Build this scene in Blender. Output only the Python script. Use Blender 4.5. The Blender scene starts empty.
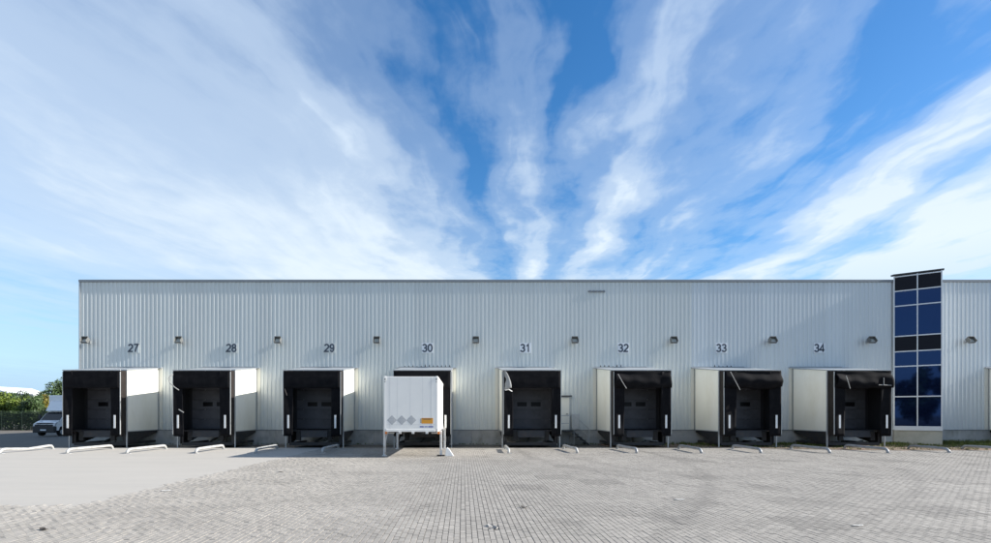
import bpy, bmesh, math, random
import numpy as np
from mathutils import Vector, Matrix, Euler
R = math.radians
random.seed(7); np.random.seed(7)
SC = bpy.context.scene
COL = SC.collection

# ------------------------------------------------------------------ camera
EYE, FPX, WALL_Y = 2.07, 540.0, 36.0
cam_d = bpy.data.cameras.new('camera'); cam = bpy.data.objects.new('camera', cam_d); COL.objects.link(cam)
cam.location = (0, 0, EYE); cam.rotation_euler = (R(90), 0, 0)
cam_d.sensor_fit = 'HORIZONTAL'; cam_d.sensor_width = 36.0
cam_d.lens = FPX/991*36.0
cam_d.shift_x = (495.5-463)/991; cam_d.shift_y = (413-271.5)/991
cam_d.clip_start = 0.1; cam_d.clip_end = 6000
SC.camera = cam

# ------------------------------------------------------------------ sun + sky
SUN_EL, SUN_PHI = 27.0, 2.2          # sun stands to the right, a little in front of the wall plane
SUN_STRENGTH, SKY_STRENGTH, EXPOSURE = 5.0, 0.064, 1.0
to_sun = Vector((math.cos(R(SUN_EL))*math.cos(R(SUN_PHI)), -math.cos(R(SUN_EL))*math.sin(R(SUN_PHI)), math.sin(R(SUN_EL))))
sd = bpy.data.lights.new('sun', 'SUN'); sd.energy = SUN_STRENGTH; sd.angle = R(0.53); sd.color = (1.0, 0.955, 0.89)
so = bpy.data.objects.new('sun', sd); COL.objects.link(so)
so.rotation_euler = to_sun.to_track_quat('Z', 'Y').to_euler()
so.location = to_sun*80

world = bpy.data.worlds.new('World'); SC.world = world; world.use_nodes = True
def build_world():
    nt = world.node_tree; N = nt.nodes; L = nt.links; N.clear()
    def n(t, **k):
        o = N.new(t)
        for a, b in k.items(): setattr(o, a, b)
        return o
    def math_(op, a, b=None, clamp=False):
        m = n('ShaderNodeMath', operation=op, use_clamp=clamp)
        for i, v in enumerate((a, b)):
            if v is None: continue
            if isinstance(v, (int, float)): m.inputs[i].default_value = v
            else: L.new(v, m.inputs[i])
        return m.outputs[0]
    def vec(x, y, z=0.0):
        c = n('ShaderNodeCombineXYZ')
        for i, v in enumerate((x, y, z)):
            if isinstance(v, (int, float)): c.inputs[i].default_value = v
            else: L.new(v, c.inputs[i])
        return c.outputs[0]
    def noise(v, scale=1.0, detail=6, rough=.55):
        t = n('ShaderNodeTexNoise'); t.inputs['Scale'].default_value = scale
        t.inputs['Detail'].default_value = detail; t.inputs['Roughness'].default_value = rough
        L.new(v, t.inputs['Vector']); return t.outputs['Fac']
    def ramp(f, pts, interp='EASE'):
        r = n('ShaderNodeValToRGB'); r.color_ramp.interpolation = interp
        e = r.color_ramp.elements
        while len(e) < len(pts): e.new(.5)
        for i, (p, v) in enumerate(pts):
            e[i].position = p; e[i].color = (v, v, v, 1)
        L.new(f, r.inputs[0]); return r.outputs[0]
    sky = n('ShaderNodeTexSky', sky_type='NISHITA'); sky.sun_disc = False
    sky.sun_elevation = R(SUN_EL); sky.sun_rotation = R(90+SUN_PHI)
    sky.air_density = 1.0; sky.dust_density = 0.4; sky.ozone_density = 3.0
    hs = n('ShaderNodeHueSaturation'); hs.inputs['Hue'].default_value = .502; hs.inputs['Saturation'].default_value = 1.30; hs.inputs['Value'].default_value = 1.45
    L.new(sky.outputs[0], hs.inputs['Color'])
    tc = n('ShaderNodeTexCoord'); sp = n('ShaderNodeSeparateXYZ'); L.new(tc.outputs['Generated'], sp.inputs[0])
    x, y, z = sp.outputs
    zz = math_('MAXIMUM', z, 0.03)
    px = math_('DIVIDE', x, zz); py = math_('DIVIDE', y, zz)          # point on a cloud sheet overhead
    q0 = math_('SUBTRACT', px, math_('MULTIPLY', py, 0.125))          # across the streaks
    # large soft warp of the bands
    wv = noise(vec(math_('MULTIPLY', q0, 1.2), math_('MULTIPLY', py, .75)), 1.0, 4, .5)
    warp = math_('MULTIPLY', math_('SUBTRACT', wv, .5), .85)
    wv2 = noise(vec(math_('MULTIPLY', q0, 2.6), math_('MULTIPLY', py, 1.1), 3.3), 1.0, 5, .6)
    warp2 = math_('MULTIPLY', math_('SUBTRACT', wv2, .5), .26)
    q = math_('ADD', math_('ADD', q0, warp), warp2)
    f = math_('ADD', math_('DIVIDE', q, 8.0), .5, clamp=True)
    P = lambda v: v/8+.5
    bands = ramp(f, [(P(-3.9), .34), (P(-2.6), .50), (P(-1.5), .74), (P(-.80), .72), (P(-.48), .44), (P(-.22), .08), (P(0.02), .52),
                     (P(.17), .12), (P(.40), .72), (P(.58), .34), (P(.80), .42), (P(1.02), .12), (P(1.25), .08), (P(1.6), .66), (P(1.86), .30), (P(2.4), .92), (P(3.9), .6)])
    # streaky texture along the wind, two sizes, and puffy break-up
    s1 = noise(vec(math_('MULTIPLY', q, 3.2), math_('MULTIPLY', py, .45), 1.7), 1.0, 7, .52)
    s2 = noise(vec(math_('MULTIPLY', q, 11.0), math_('ADD', math_('MULTIPLY', py, .8), math_('MULTIPLY', q, 1.5)), 8.1), 1.0, 5, .5)
    s3 = noise(vec(math_('MULTIPLY', px, 2.6), math_('MULTIPLY', py, 1.7), 5.2), 1.0, 8, .58)
    tex = math_('ADD', math_('ADD', math_('MULTIPLY', s1, 1.25), math_('MULTIPLY', s2, .40)), math_('MULTIPLY', s3, 1.20))   # mean 1.55
    tex = math_('SUBTRACT', tex, 1.425)
    # streak contrast is lower in the soft veil
    lo = ramp(f, [(P(-1.2), .30), (P(-.5), .75), (P(0), 1.0)], 'LINEAR')
    d = math_('ADD', bands, math_('MULTIPLY', tex, math_('MULTIPLY', lo, 1.0)))
    # thicker towards the horizon
    d = math_('ADD', d, ramp(z, [(0.0, .24), (.24, .26), (.42, 0.0), (.62, -.16)], 'LINEAR'))
    hz = ramp(z, [(0.02, 0.0), (.14, 1.0)], 'EASE')
    dm = math_('ADD', math_('MULTIPLY', d, hz), math_('MULTIPLY', math_('SUBTRACT', 1.0, hz), .95))
    cover = ramp(dm, [(.06, 0.0), (.36, .22), (.72, .60), (1.08, .93)], 'EASE')
    # cloud radiance: bright low down, thinner and greyer overhead
    cr = n('ShaderNodeValToRGB'); cr.color_ramp.interpolation = 'LINEAR'
    e = cr.color_ramp.elements
    e[0].position = .06; e[0].color = (.44, .66, .92, 1)
    e[1].position = .62; e[1].color = (.66, .80, .98, 1)
    m = e.new(.24); m.color = (.83, .93, 1.0, 1)
    L.new(z, cr.inputs[0])
    sc = n('ShaderNodeVectorMath', operation='SCALE'); L.new(cr.outputs[0], sc.inputs[0]); sc.inputs['Scale'].default_value = 8.3
    mx = n('ShaderNodeMix', data_type='RGBA'); L.new(cover, mx.inputs[0]); L.new(hs.outputs[0], mx.inputs[6]); L.new(sc.outputs[0], mx.inputs[7])
    bg = n('ShaderNodeBackground'); bg.inputs['Strength'].default_value = SKY_STRENGTH
    L.new(mx.outputs[2], bg.inputs['Color'])
    out = n('ShaderNodeOutputWorld'); L.new(bg.outputs[0], out.inputs['Surface'])
build_world()
vs = SC.view_settings
vs.view_transform = 'Standard'; vs.look = 'None'; vs.exposure = EXPOSURE; vs.gamma = 1.0; vs.use_curve_mapping = False
SC.render.engine = 'CYCLES'

# ------------------------------------------------------------------ materials
MATS = {}
def mat(name, col, rough=.6, metal=0.0, var=.0, vscale=3.0, bump=0.0, bscale=40.0, spec=.5, obj_var=0.0, stretch=(1, 1, 1),
        dirt=None, dirt_scale=1.2, dirt_amt=.0, ior=None, attr=None, coat=0.0):
    m = bpy.data.materials.new(name); m.use_nodes = True
    nt = m.node_tree; N = nt.nodes; L = nt.links
    b = N['Principled BSDF']
    b.inputs['Roughness'].default_value = rough; b.inputs['Metallic'].default_value = metal
    b.inputs['Specular IOR Level'].default_value = spec
    if ior: b.inputs['IOR'].default_value = ior
    if coat: b.inputs['Coat Weight'].default_value = coat
    col = tuple(col)+(1,)
    tc = N.new('ShaderNodeTexCoord'); mp = N.new('ShaderNodeMapping'); mp.inputs['Scale'].default_value = stretch
    L.new(tc.outputs['Object'], mp.inputs['Vector'])
    last = None
    rgb = N.new('ShaderNodeRGB'); rgb.outputs[0].default_value = col; last = rgb.outputs[0]
    if dirt:
        t = N.new('ShaderNodeTexNoise'); t.inputs['Scale'].default_value = dirt_scale; t.inputs['Detail'].default_value = 9; t.inputs['Roughness'].default_value = .65
        L.new(mp.outputs[0], t.inputs['Vector'])
        rp = N.new('ShaderNodeMapRange'); rp.inputs[1].default_value = .48; rp.inputs[2].default_value = .72; rp.inputs[4].default_value = dirt_amt
        L.new(t.outputs['Fac'], rp.inputs[0])
        mx = N.new('ShaderNodeMix'); mx.data_type = 'RGBA'
        L.new(rp.outputs[0], mx.inputs[0]); L.new(last, mx.inputs[6]); mx.inputs[7].default_value = tuple(dirt)+(1,)
        last = mx.outputs[2]
    fac = None
    def addf(sock, amt):
        nonlocal fac
        a = N.new('ShaderNodeMath'); a.operation = 'MULTIPLY_ADD'; L.new(sock, a.inputs[0]); a.inputs[1].default_value = 2*amt; a.inputs[2].default_value = 1-amt
        if fac is None: fac = a.outputs[0]
        else:
            p = N.new('ShaderNodeMath'); p.operation = 'MULTIPLY'; L.new(fac, p.inputs[0]); L.new(a.outputs[0], p.inputs[1]); fac = p.outputs[0]
    if var:
        t = N.new('ShaderNodeTexNoise'); t.inputs['Scale'].default_value = vscale; t.inputs['Detail'].default_value = 8; t.inputs['Roughness'].default_value = .6
        L.new(mp.outputs[0], t.inputs['Vector']); addf(t.outputs['Fac'], var)
    if obj_var:
        oi = N.new('ShaderNodeObjectInfo'); addf(oi.outputs['Random'], obj_var)
    if attr:
        at = N.new('ShaderNodeAttribute'); at.attribute_name = attr[0]; addf(at.outputs['Fac'], attr[1])
    if fac is not None:
        s = N.new('ShaderNodeVectorMath'); s.operation = 'SCALE'; L.new(last, s.inputs[0]); L.new(fac, s.inputs['Scale']); last = s.outputs[0]
    L.new(last, b.inputs['Base Color'])
    if bump:
        t = N.new('ShaderNodeTexNoise'); t.inputs['Scale'].default_value = bscale; t.inputs['Detail'].default_value = 6
        L.new(mp.outputs[0], t.inputs['Vector'])
        bp = N.new('ShaderNodeBump'); bp.inputs['Strength'].default_value = bump; bp.inputs['Distance'].default_value = .02
        L.new(t.outputs['Fac'], bp.inputs['Height']); L.new(bp.outputs[0], b.inputs['Normal'])
    MATS[name] = m
    return m
M_clad = mat('cladding_aluminium', (.585, .615, .60), .42, .2, var=.10, vscale=1.0, obj_var=.035, stretch=(5, 5, .25), dirt=(.49, .52, .52), dirt_scale=1.0, dirt_amt=.35)
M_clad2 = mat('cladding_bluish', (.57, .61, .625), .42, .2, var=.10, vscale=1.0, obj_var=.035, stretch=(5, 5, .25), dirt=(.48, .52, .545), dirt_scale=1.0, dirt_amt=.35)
M_flash = mat('flashing_grey', (.22, .24, .26), .5, .3, var=.15, vscale=2)
M_jamb = mat('jamb_cream', (.62, .61, .54), .5, 0, var=.08, vscale=2)
M_zinc = mat('zinc', (.45, .47, .48), .45, .5, var=.15, vscale=4)
M_alu = mat('aluminium_trim', (.46, .47, .47), .4, .35, var=.12, vscale=6)
M_plinth = mat('plinth_concrete', (.43, .425, .41), .9, 0, var=.25, vscale=2.2, bump=.3, bscale=30, obj_var=.05, dirt=(.22, .22, .18), dirt_scale=1.4, dirt_amt=.7, stretch=(1, 1, .7))
M_panel = mat('panel_cream_white', (.83, .815, .73), .45, 0, var=.05, vscale=1.2, dirt=(.66, .63, .50), dirt_scale=.8, dirt_amt=.45, stretch=(1, 1, .5))
M_black = mat('black_curtain', (.0075, .0075, .009), .85, 0, spec=.08, var=.4, vscale=3, bump=.25, bscale=14, dirt=(.015, .0145, .015), dirt_scale=1.5, dirt_amt=.6)
M_blackside = mat('black_shelter_side', (.022, .018, .016), .7, 0, spec=.2, var=.3, vscale=3, dirt=(.035, .03, .027), dirt_scale=2, dirt_amt=.6)
M_inner_shade = mat('dark_interior_shade', (.014, .0145, .017), .7, 0, var=.3, vscale=2)  # near black: the lack of light indoors is put into the colour
M_door = mat('dock_door_grey', (.075, .077, .087), .5, 0, spec=.3, var=.2, vscale=1.5, dirt=(.03, .03, .033), dirt_scale=1.2, dirt_amt=.6)
M_doorwin = mat('door_window', (.004, .004, .005), .3, 0, spec=.15)
M_steel = mat('dark_steel', (.028, .029, .032), .6, .2, var=.35, vscale=4, dirt=(.07, .05, .035), dirt_scale=3, dirt_amt=.6)
M_rubber = mat('rubber', (.012, .012, .012), .8, 0, var=.3, vscale=9)
M_reflect = mat('white_strip', (.80, .80, .78), .5, 0, var=.06, vscale=12)
M_flap = mat('fabric_underside', (.24, .245, .24), .7, 0, var=.25, vscale=5)
M_plate = mat('sign_white', (.74, .77, .80), .5, 0, var=.05, vscale=4)
M_digit = mat('sign_black', (.045, .06, .085), .5, 0, var=.1)
M_lamp = mat('lamp_housing', (.15, .155, .15), .5, .2, var=.2, vscale=8)
M_lampglass = mat('lamp_glass', (.42, .43, .38), .12, 0, var=.1, vscale=10)
M_body = mat('swap_body_white', (.88, .855, .80), .38, 0, var=.035, vscale=1.5, dirt=(.76, .75, .72), dirt_scale=.9, dirt_amt=.35)
M_leg = mat('swap_leg_white', (.70, .70, .68), .5, 0, var=.12, vscale=5, dirt=(.30, .17, .08), dirt_scale=4, dirt_amt=.8)
M_diamond = mat('placard_grey', (.48, .48, .475), .5, 0, var=.08, vscale=9)
M_placard = mat('placard_pale_grey', (.55, .55, .54), .5, 0, var=.1, vscale=9)
M_orange = mat('placard_orange', (.75, .33, .03), .5, 0, var=.08, vscale=9)
M_amber = mat('amber_reflector', (.85, .25, .03), .3, 0)
M_blue = mat('faded_blue_print', (.20, .22, .42), .5, 0)
M_guide = mat('guide_white_paint', (.40, .40, .385), .55, 0, var=.2, vscale=5, dirt=(.16, .14, .125), dirt_scale=3, dirt_amt=.6)
M_guide_shaded = mat('guide_paint_shaded', (.31, .32, .33), .5, .2, var=.2, vscale=5, dirt=(.18, .16, .15), dirt_scale=3, dirt_amt=.6)  # same guide paint, darkened: the shaded side is put into the colour
M_frame = mat('mullion_white', (.62, .64, .66), .4, .1, var=.06, vscale=3)
M_glass = mat('window_glass', (.003, .006, .022), .03, 0, ior=2.0, var=.1, vscale=.6)
M_glass.node_tree.nodes['Principled BSDF'].inputs['Specular Tint'].default_value = (.16, .30, .72, 1)
M_spandrel = mat('spandrel_dark', (.008, .009, .015), .3, 0, spec=.12)
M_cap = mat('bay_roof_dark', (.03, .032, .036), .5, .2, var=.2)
M_cream = mat('bay_base_cream', (.44, .42, .35), .8, 0, var=.15, vscale=2, dirt=(.25, .24, .19), dirt_scale=1.5, dirt_amt=.5)
M_paver = mat('concrete_paver', (.292, .270, .238), .85, 0, var=.10, vscale=1.6, bump=.25, bscale=60, attr=('tone', .27), dirt=(.225, .208, .184), dirt_scale=.3, dirt_amt=.45)
M_bed = mat('paver_joint_sand', (.17, .16, .145), .95, 0, var=.25, vscale=3)
M_slab = mat('yard_concrete', (.395, .368, .325), .85, 0, var=.07, vscale=.6, bump=.15, bscale=50, dirt=(.34, .322, .29), dirt_scale=.45, dirt_amt=.5, stretch=(.5, 1.6, 1))
M_asph = mat('asphalt', (.12, .108, .092), .9, 0, var=.22, vscale=1.5, bump=.3, bscale=60, dirt=(.155, .14, .12), dirt_scale=.4, dirt_amt=.6)
M_soil = mat('soil', (.19, .125, .09), .95, 0, var=.3, vscale=3, bump=.6, bscale=14, dirt=(.07, .085, .03), dirt_scale=1.0, dirt_amt=.9)
M_hole = mat('dark_soil', (.035, .03, .026), .95, 0, var=.4, vscale=20)
M_stone = mat('broken_paver', (.30, .29, .275), .9, 0, var=.2, vscale=15)
M_litter = mat('pale_litter', (.50, .485, .45), .7, 0, var=.1, vscale=10)
M_grass = mat('grass', (.12, .14, .03), .8, 0, obj_var=0, var=.5, vscale=1.5)
M_leaf = mat('leaf_green', (.125, .175, .02), .6, 0, attr=('tone', .55))
M_leafy = mat('leaf_yellow', (.22, .18, .02), .6, 0, attr=('tone', .5))
M_leafd = mat('leaf_dark', (.045, .08, .022), .6, 0, attr=('tone', .5))
M_bark = mat('bark', (.07, .05, .035), .9, 0, var=.3, vscale=6)
M_fence = mat('fence_green', (.018, .035, .022), .6, .0, var=.2)
M_far = mat('far_white_wall', (.70, .71, .72), .7, 0, var=.06, vscale=.4)
M_farroof = mat('far_roof', (.45, .46, .48), .7, 0, var=.1, vscale=.4)
M_farwin = mat('far_window', (.03, .04, .05), .1, 0)
M_van = mat('van_white', (.88, .87, .85), .25, 0, var=.03, coat=.4)
M_vblack = mat('van_black_plastic', (.02, .02, .022), .5, 0, var=.2)
M_vglass = mat('van_glass', (.012, .016, .022), .05, 0)
M_vlamp = mat('van_headlight', (.45, .47, .5), .1, .3)

# ------------------------------------------------------------------ mesh helpers
class MB:
    def __init__(s): s.v = []; s.f = []; s.m = []
    def add(s, vs, fs, mi=0):
        o = len(s.v); s.v += [tuple(p) for p in vs]
        s.f += [tuple(i+o for i in f) for f in fs]; s.m += [mi]*len(fs); return s
    def box(s, x0, x1, y0, y1, z0, z1, mi=0, tf=None):
        vs = [(x0,y0,z0),(x1,y0,z0),(x1,y1,z0),(x0,y1,z0),(x0,y0,z1),(x1,y0,z1),(x1,y1,z1),(x0,y1,z1)]
        if tf is not None: vs = [tf @ Vector(v) for v in vs]
        return s.add(vs, [(0,3,2,1),(4,5,6,7),(0,1,5,4),(1,2,6,5),(2,3,7,6),(3,0,4,7)], mi)
    def prism_x(s, poly, x0, x1, mi=0):      # polygon in (y,z) pushed along x
        n = len(poly)
        vs = [(x0, a, b) for a, b in poly]+[(x1, a, b) for a, b in poly]
        return s.add(vs, [tuple(range(n)), tuple(range(2*n-1, n-1, -1))]+[(i, n+i, n+(i+1)%n, (i+1)%n) for i in range(n)], mi)
    def prism_z(s, poly, z0, z1, mi=0):
        n = len(poly)
        vs = [(a, b, z0) for a, b in poly]+[(a, b, z1) for a, b in poly]
        return s.add(vs, [tuple(range(n-1, -1, -1)), tuple(range(n, 2*n))]+[(i, (i+1)%n, n+(i+1)%n, n+i) for i in range(n)], mi)
    def prism_y(s, poly, y0, y1, mi=0):      # polygon in (x,z)
        n = len(poly)
        vs = [(a, y0, b) for a, b in poly]+[(a, y1, b) for a, b in poly]
        return s.add(vs, [tuple(range(n)), tuple(range(2*n-1, n-1, -1))]+[(i, n+i, n+(i+1)%n, (i+1)%n) for i in range(n)], mi)
    def tube(s, pts, r, k=8, mi=0):
        pts = [Vector(p) for p in pts]; rings = []
        rr = r if isinstance(r, (list, tuple)) else [r]*len(pts)
        up = None
        for i, p in enumerate(pts):
            t = (pts[min(i+1, len(pts)-1)]-pts[max(i-1, 0)]).normalized()
            if up is None: up = Vector((0, 0, 1)) if abs(t.z) < .9 else Vector((1, 0, 0))
            a = t.cross(up).normalized(); b = a.cross(t).normalized(); up = b
            rings.append([p+(a*math.cos(2*math.pi*j/k)+b*math.sin(2*math.pi*j/k))*rr[i] for j in range(k)])
        vs = [v for rg in rings for v in rg]
        fs = [(i*k+j, i*k+(j+1)%k, (i+1)*k+(j+1)%k, (i+1)*k+j) for i in range(len(pts)-1) for j in range(k)]
        fs += [tuple(range(k-1, -1, -1)), tuple((len(pts)-1)*k+j for j in range(k))]
        return s.add(vs, fs, mi)
    def grid(s, fn, nu, nv, mi=0):
        vs = [fn(i/nu, j/nv) for j in range(nv+1) for i in range(nu+1)]
        w = nu+1
        return s.add(vs, [(j*w+i, j*w+i+1, (j+1)*w+i+1, (j+1)*w+i) for j in range(nv) for i in range(nu)], mi)
    def mesh(s, name, mats):
        me = bpy.data.meshes.new(name); me.from_pydata(s.v, [], s.f)
        for m in (mats if isinstance(mats, (list, tuple)) else [mats]): me.materials.append(m)
        if any(s.m): me.polygons.foreach_set('material_index', s.m)
        bm = bmesh.new(); bm.from_mesh(me); bmesh.ops.recalc_face_normals(bm, faces=bm.faces); bm.to_mesh(me); bm.free()
        me.update(); return me
def link(name, data, parent=None, loc=(0,0,0), rot=(0,0,0), smooth=False):
    o = bpy.data.objects.new(name, data); COL.objects.link(o)
    o.location = loc; o.rotation_euler = rot
    if parent: o.parent = parent
    if smooth and data: data.polygons.foreach_set('use_smooth', [True]*len(data.polygons))
    return o
def part(name, mb, mats, parent=None, loc=(0,0,0), rot=(0,0,0), smooth=False, bevel=0):
    o = link(name, mb.mesh(name, mats), parent, loc, rot, smooth)
    if bevel:
        b = o.modifiers.new('bevel', 'BEVEL'); b.width = bevel; b.segments = 2; b.limit_method = 'ANGLE'
    return o
def tag(o, label=None, cat=None, group=None, kind=None):
    if label: o['label'] = label
    if cat: o['category'] = cat
    if group: o['group'] = group
    if kind: o['kind'] = kind
    return o
def thing(name, label, cat, loc=(0,0,0), rz=0, group=None):
    return tag(link(name, None, None, loc, (0,0,rz)), label, cat, group)
def solid(o, t):
    m = o.modifiers.new('solid', 'SOLIDIFY'); m.thickness = t; m.offset = 0
    return o
def wall_x(px, r=1.0): return (px-463)/FPX*WALL_Y*r
def wall_z(py, r=1.0): return EYE+(413-py)/FPX*WALL_Y*r

BAY0, STEP = -21.98, 6.52
def bay(i): return BAY0+STEP*i
WALL_TOP = 10.94; PLINTH = .93

# ------------------------------------------------------------------ ground
g = MB().box(-3000, 3000, -3000, 3000, -1.0, -.045)
tag(part('ground', g, M_asph), kind='structure')
SLAB_X, SLAB_Y0, SLAB_Y1 = -8.3, 11.9, 32.3
def slab():
    # old concrete apron with one skewed, uneven front edge
    pts = [(-46, SLAB_Y0+.1), (-14, SLAB_Y0)]
    rn = random.Random(3)
    for k in range(14):
        pts.append((-14+k*(5.1/13)+rn.uniform(-.05, .05), SLAB_Y0+rn.uniform(-.12, .12)))
    for k in range(26):
        t = k/25; pts.append((-8.5+.5*t+rn.uniform(-.08, .08), SLAB_Y0+.5+t*(SLAB_Y1-SLAB_Y0-.5)))
    pts.append((-46, SLAB_Y1))
    return pts
slab_poly = slab()
tag(part('concrete_apron', MB().prism_z(slab_poly, -.04, -.006), M_slab), kind='structure')
bed = tag(part('paved_yard', MB().box(-24, 46, -6, 32.3, -.04, -.014), M_bed), kind='structure')

def paver_field():
    W, Ln = .1, .2
    HOLE = [(.44, .62, 9.58, 9.98)]
    nx0, nx1 = -200, 460
    rows = []
    rng = np.random.RandomState(5)
    cx, cy, dk = [], [], []
    jx = np.cumsum(np.where(np.arange(nx0, nx1) % 12 == 0, .003, 0.0))
    for a, i in enumerate(range(nx0, nx1)):
        x = i*W+jx[a]-jx[-nx0]
        y0 = max(7.4, (abs(x)-3.5)/1.0 if abs(x) > 8 else 7.4)
        if x > 0: y0 = max(7.4, (x-3)/.98)
        else: y0 = max(7.4, (-x-3)/.857)
        k0 = int(y0/Ln); k1 = int(32.2/Ln)
        k = np.arange(k0, k1)
        y = k*Ln+(i % 2)*Ln*.5+(k//6)*.007
        y = y[y < 32.2]
        cx.append(np.full(len(y), x)); cy.append(y)
        dk.append(np.stack([np.full(len(y), i//12), (y/1.2).astype(int)], 1))
    cx = np.concatenate(cx); cy = np.concatenate(cy); dk = np.concatenate(dk)
    slab_edge = -8.5+.5*(cy-SLAB_Y0)/(SLAB_Y1-SLAB_Y0)
    rag = rng.uniform(-.22, .10, len(cx))
    keep = ~((cx < slab_edge+rag-.1) & (cy > SLAB_Y0+.25+rag))
    dist = np.maximum(np.minimum(cx-slab_edge, 30), 0)+np.maximum(SLAB_Y0-cy, 0)
    for h in HOLE: keep &= ~((cx > h[0]) & (cx < h[1]) & (cy > h[2]) & (cy < h[3]))
    cx, cy, dk, dist = cx[keep], cy[keep], dk[keep], dist[keep]
    n = len(cx)
    # tones: each brick, each machine-laid cluster, some odd dark clusters
    tab = rng.normal(0, .09, (160, 64)); odd = rng.rand(160, 64) < .06
    tab = tab-odd*.35
    ct = tab[(dk[:, 0]+60) % 160, dk[:, 1] % 64]
    tone = np.clip(.5+ct*.8+rng.normal(0, .11, n)+.22*np.exp(-dist/.5), 0, 1.15)
    wear = np.zeros(n)
    for i_ in range(3, 9):                       # tyre tracks swinging out of the docks
        for o_ in (-.95, .95):
            for sw in (-1, 1):
                if rng.rand() < .35: continue
                t_ = np.clip((27-cy)/16, 0, 1.3); xc = bay(i_)+o_+sw*t_**2*rng.uniform(5, 11)
                wear += rng.uniform(.10, .26)*np.exp(-((cx-xc)/.22)**2)
    for _ in range(60):                          # oil spots and old stains
        sx_, sy_, sr = rng.uniform(-8, 32), rng.uniform(9, 31), rng.uniform(.12, .55)
        wear += rng.uniform(.15, .5)*np.exp(-(((cx-sx_)/sr)**2+((cy-sy_)/(sr*1.4))**2))
    tone = np.clip(tone-np.minimum(wear, .6), 0, 1.15)
    hz = rng.normal(0, .0016, n); tx = rng.normal(0, .008, n); ty = rng.normal(0, .006, n)
    # the biggest ones in the picture become single pavers
    vis = (np.abs(cx-.5) < 9.5) & (cy > 8.62) & (cy < 9.1)
    idx = np.where(vis)[0]; idx = idx[np.argsort(cy[idx], kind='stable')][:300]
    sel = np.zeros(n, bool); sel[idx] = True
    protos = []
    hw, hl = W/2-.0035, Ln/2-.0035
    for t in (.3, .42, .5, .58, .7):
        mb = MB(); c = .004
        mb.add([(-hw,-hl,-.03),(hw,-hl,-.03),(hw,hl,-.03),(-hw,hl,-.03),(-hw,-hl,-c),(hw,-hl,-c),(hw,hl,-c),(-hw,hl,-c),
                (-hw+c,-hl+c,0),(hw-c,-hl+c,0),(hw-c,hl-c,0),(-hw+c,hl-c,0)],
               [(8,9,10,11)]+[(a, (a+1)%4, 4+(a+1)%4, 4+a) for a in range(4)]+[(4+a, 4+(a+1)%4, 8+(a+1)%4, 8+a) for a in range(4)])
        me = mb.mesh('paver', M_paver)
        at = me.attributes.new('tone', 'FLOAT', 'FACE'); at.data.foreach_set('value', [t]*len(me.polygons))
        protos.append((t, me))
    for k in idx:
        me = min(protos, key=lambda p: abs(p[0]-tone[k]))[1]
        link('paver', me, bed, (cx[k], cy[k], hz[k]), (ty[k], tx[k], 0))
    s = ~sel
    cx, cy, tone, hz, tx, ty = cx[s], cy[s], tone[s], hz[s], tx[s], ty[s]; n = len(cx)
    sx = np.array([-1, 1, 1, -1])*hw; sy = np.array([-1, -1, 1, 1])*hl
    V = np.zeros((n, 8, 3))
    for a in range(4):
        V[:, a, 0] = cx+sx[a]; V[:, a, 1] = cy+sy[a]; V[:, a, 2] = -.03
        V[:, 4+a, 0] = cx+sx[a]*.94; V[:, 4+a, 1] = cy+sy[a]*.97
        V[:, 4+a, 2] = hz-tx*sx[a]+ty*sy[a]
    F = np.array([[4,5,6,7],[0,1,5,4],[1,2,6,5],[2,3,7,6],[3,0,4,7]])
    F = (F[None]+(np.arange(n)*8)[:, None, None]).reshape(-1, 4)
    me = bpy.data.meshes.new('paver_field')
    me.vertices.add(n*8); me.vertices.foreach_set('co', V.reshape(-1))
    nf = len(F); me.loops.add(nf*4); me.loops.foreach_set('vertex_index', F.reshape(-1).astype(np.int32))
    me.polygons.add(nf); me.polygons.foreach_set('loop_start', np.arange(nf, dtype=np.int32)*4)
    me.polygons.foreach_set('loop_total', np.full(nf, 4, np.int32))
    me.polygons.foreach_set('use_smooth', np.zeros(nf, bool)); me.materials.append(M_paver); me.update(calc_edges=True)
    at = me.attributes.new('tone', 'FLOAT', 'FACE'); at.data.foreach_set('value', np.repeat(tone, 5).astype(np.float32))
    tag(link('paver_field', me, bed), kind='stuff')
paver_field()

# broken spot in the paving
sp = thing('broken_paver', 'lifted broken paver in the small dark hole near the picture bottom', 'paver', (.53, 9.76, 0))
part('hole_soil', MB().grid(lambda u, v: ((u-.5)*.2, (v-.5)*.42, -.012+.006*math.sin(9*u+7*v)), 6, 8), M_hole, sp)
for (a, b, z, rx, ry, rz, s) in ((-.05, .10, .005, .25, .2, .5, 1), (.06, -.02, .012, -.2, .3, -.6, .8), (-.02, -.12, .0, .1, -.2, .2, .55)):
    mb = MB(); rn = random.Random(int(a*100)+50)
    mb.add([(-.05*s,-.06*s,-.03),(.05*s,-.055*s,-.03),(.045*s,.07*s,-.03),(-.04*s,.05*s,-.03),(-.045*s,-.05*s,.02),(.05*s,-.05*s,.028),(.03*s,.06*s,.016),(-.04*s,.04*s,.02)],
           [(0,3,2,1),(4,5,6,7),(0,1,5,4),(1,2,6,5),(2,3,7,6),(3,0,4,7)])
    part('fragment', mb, M_stone, sp, (a, b, z), (rx, ry, rz))
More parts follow.
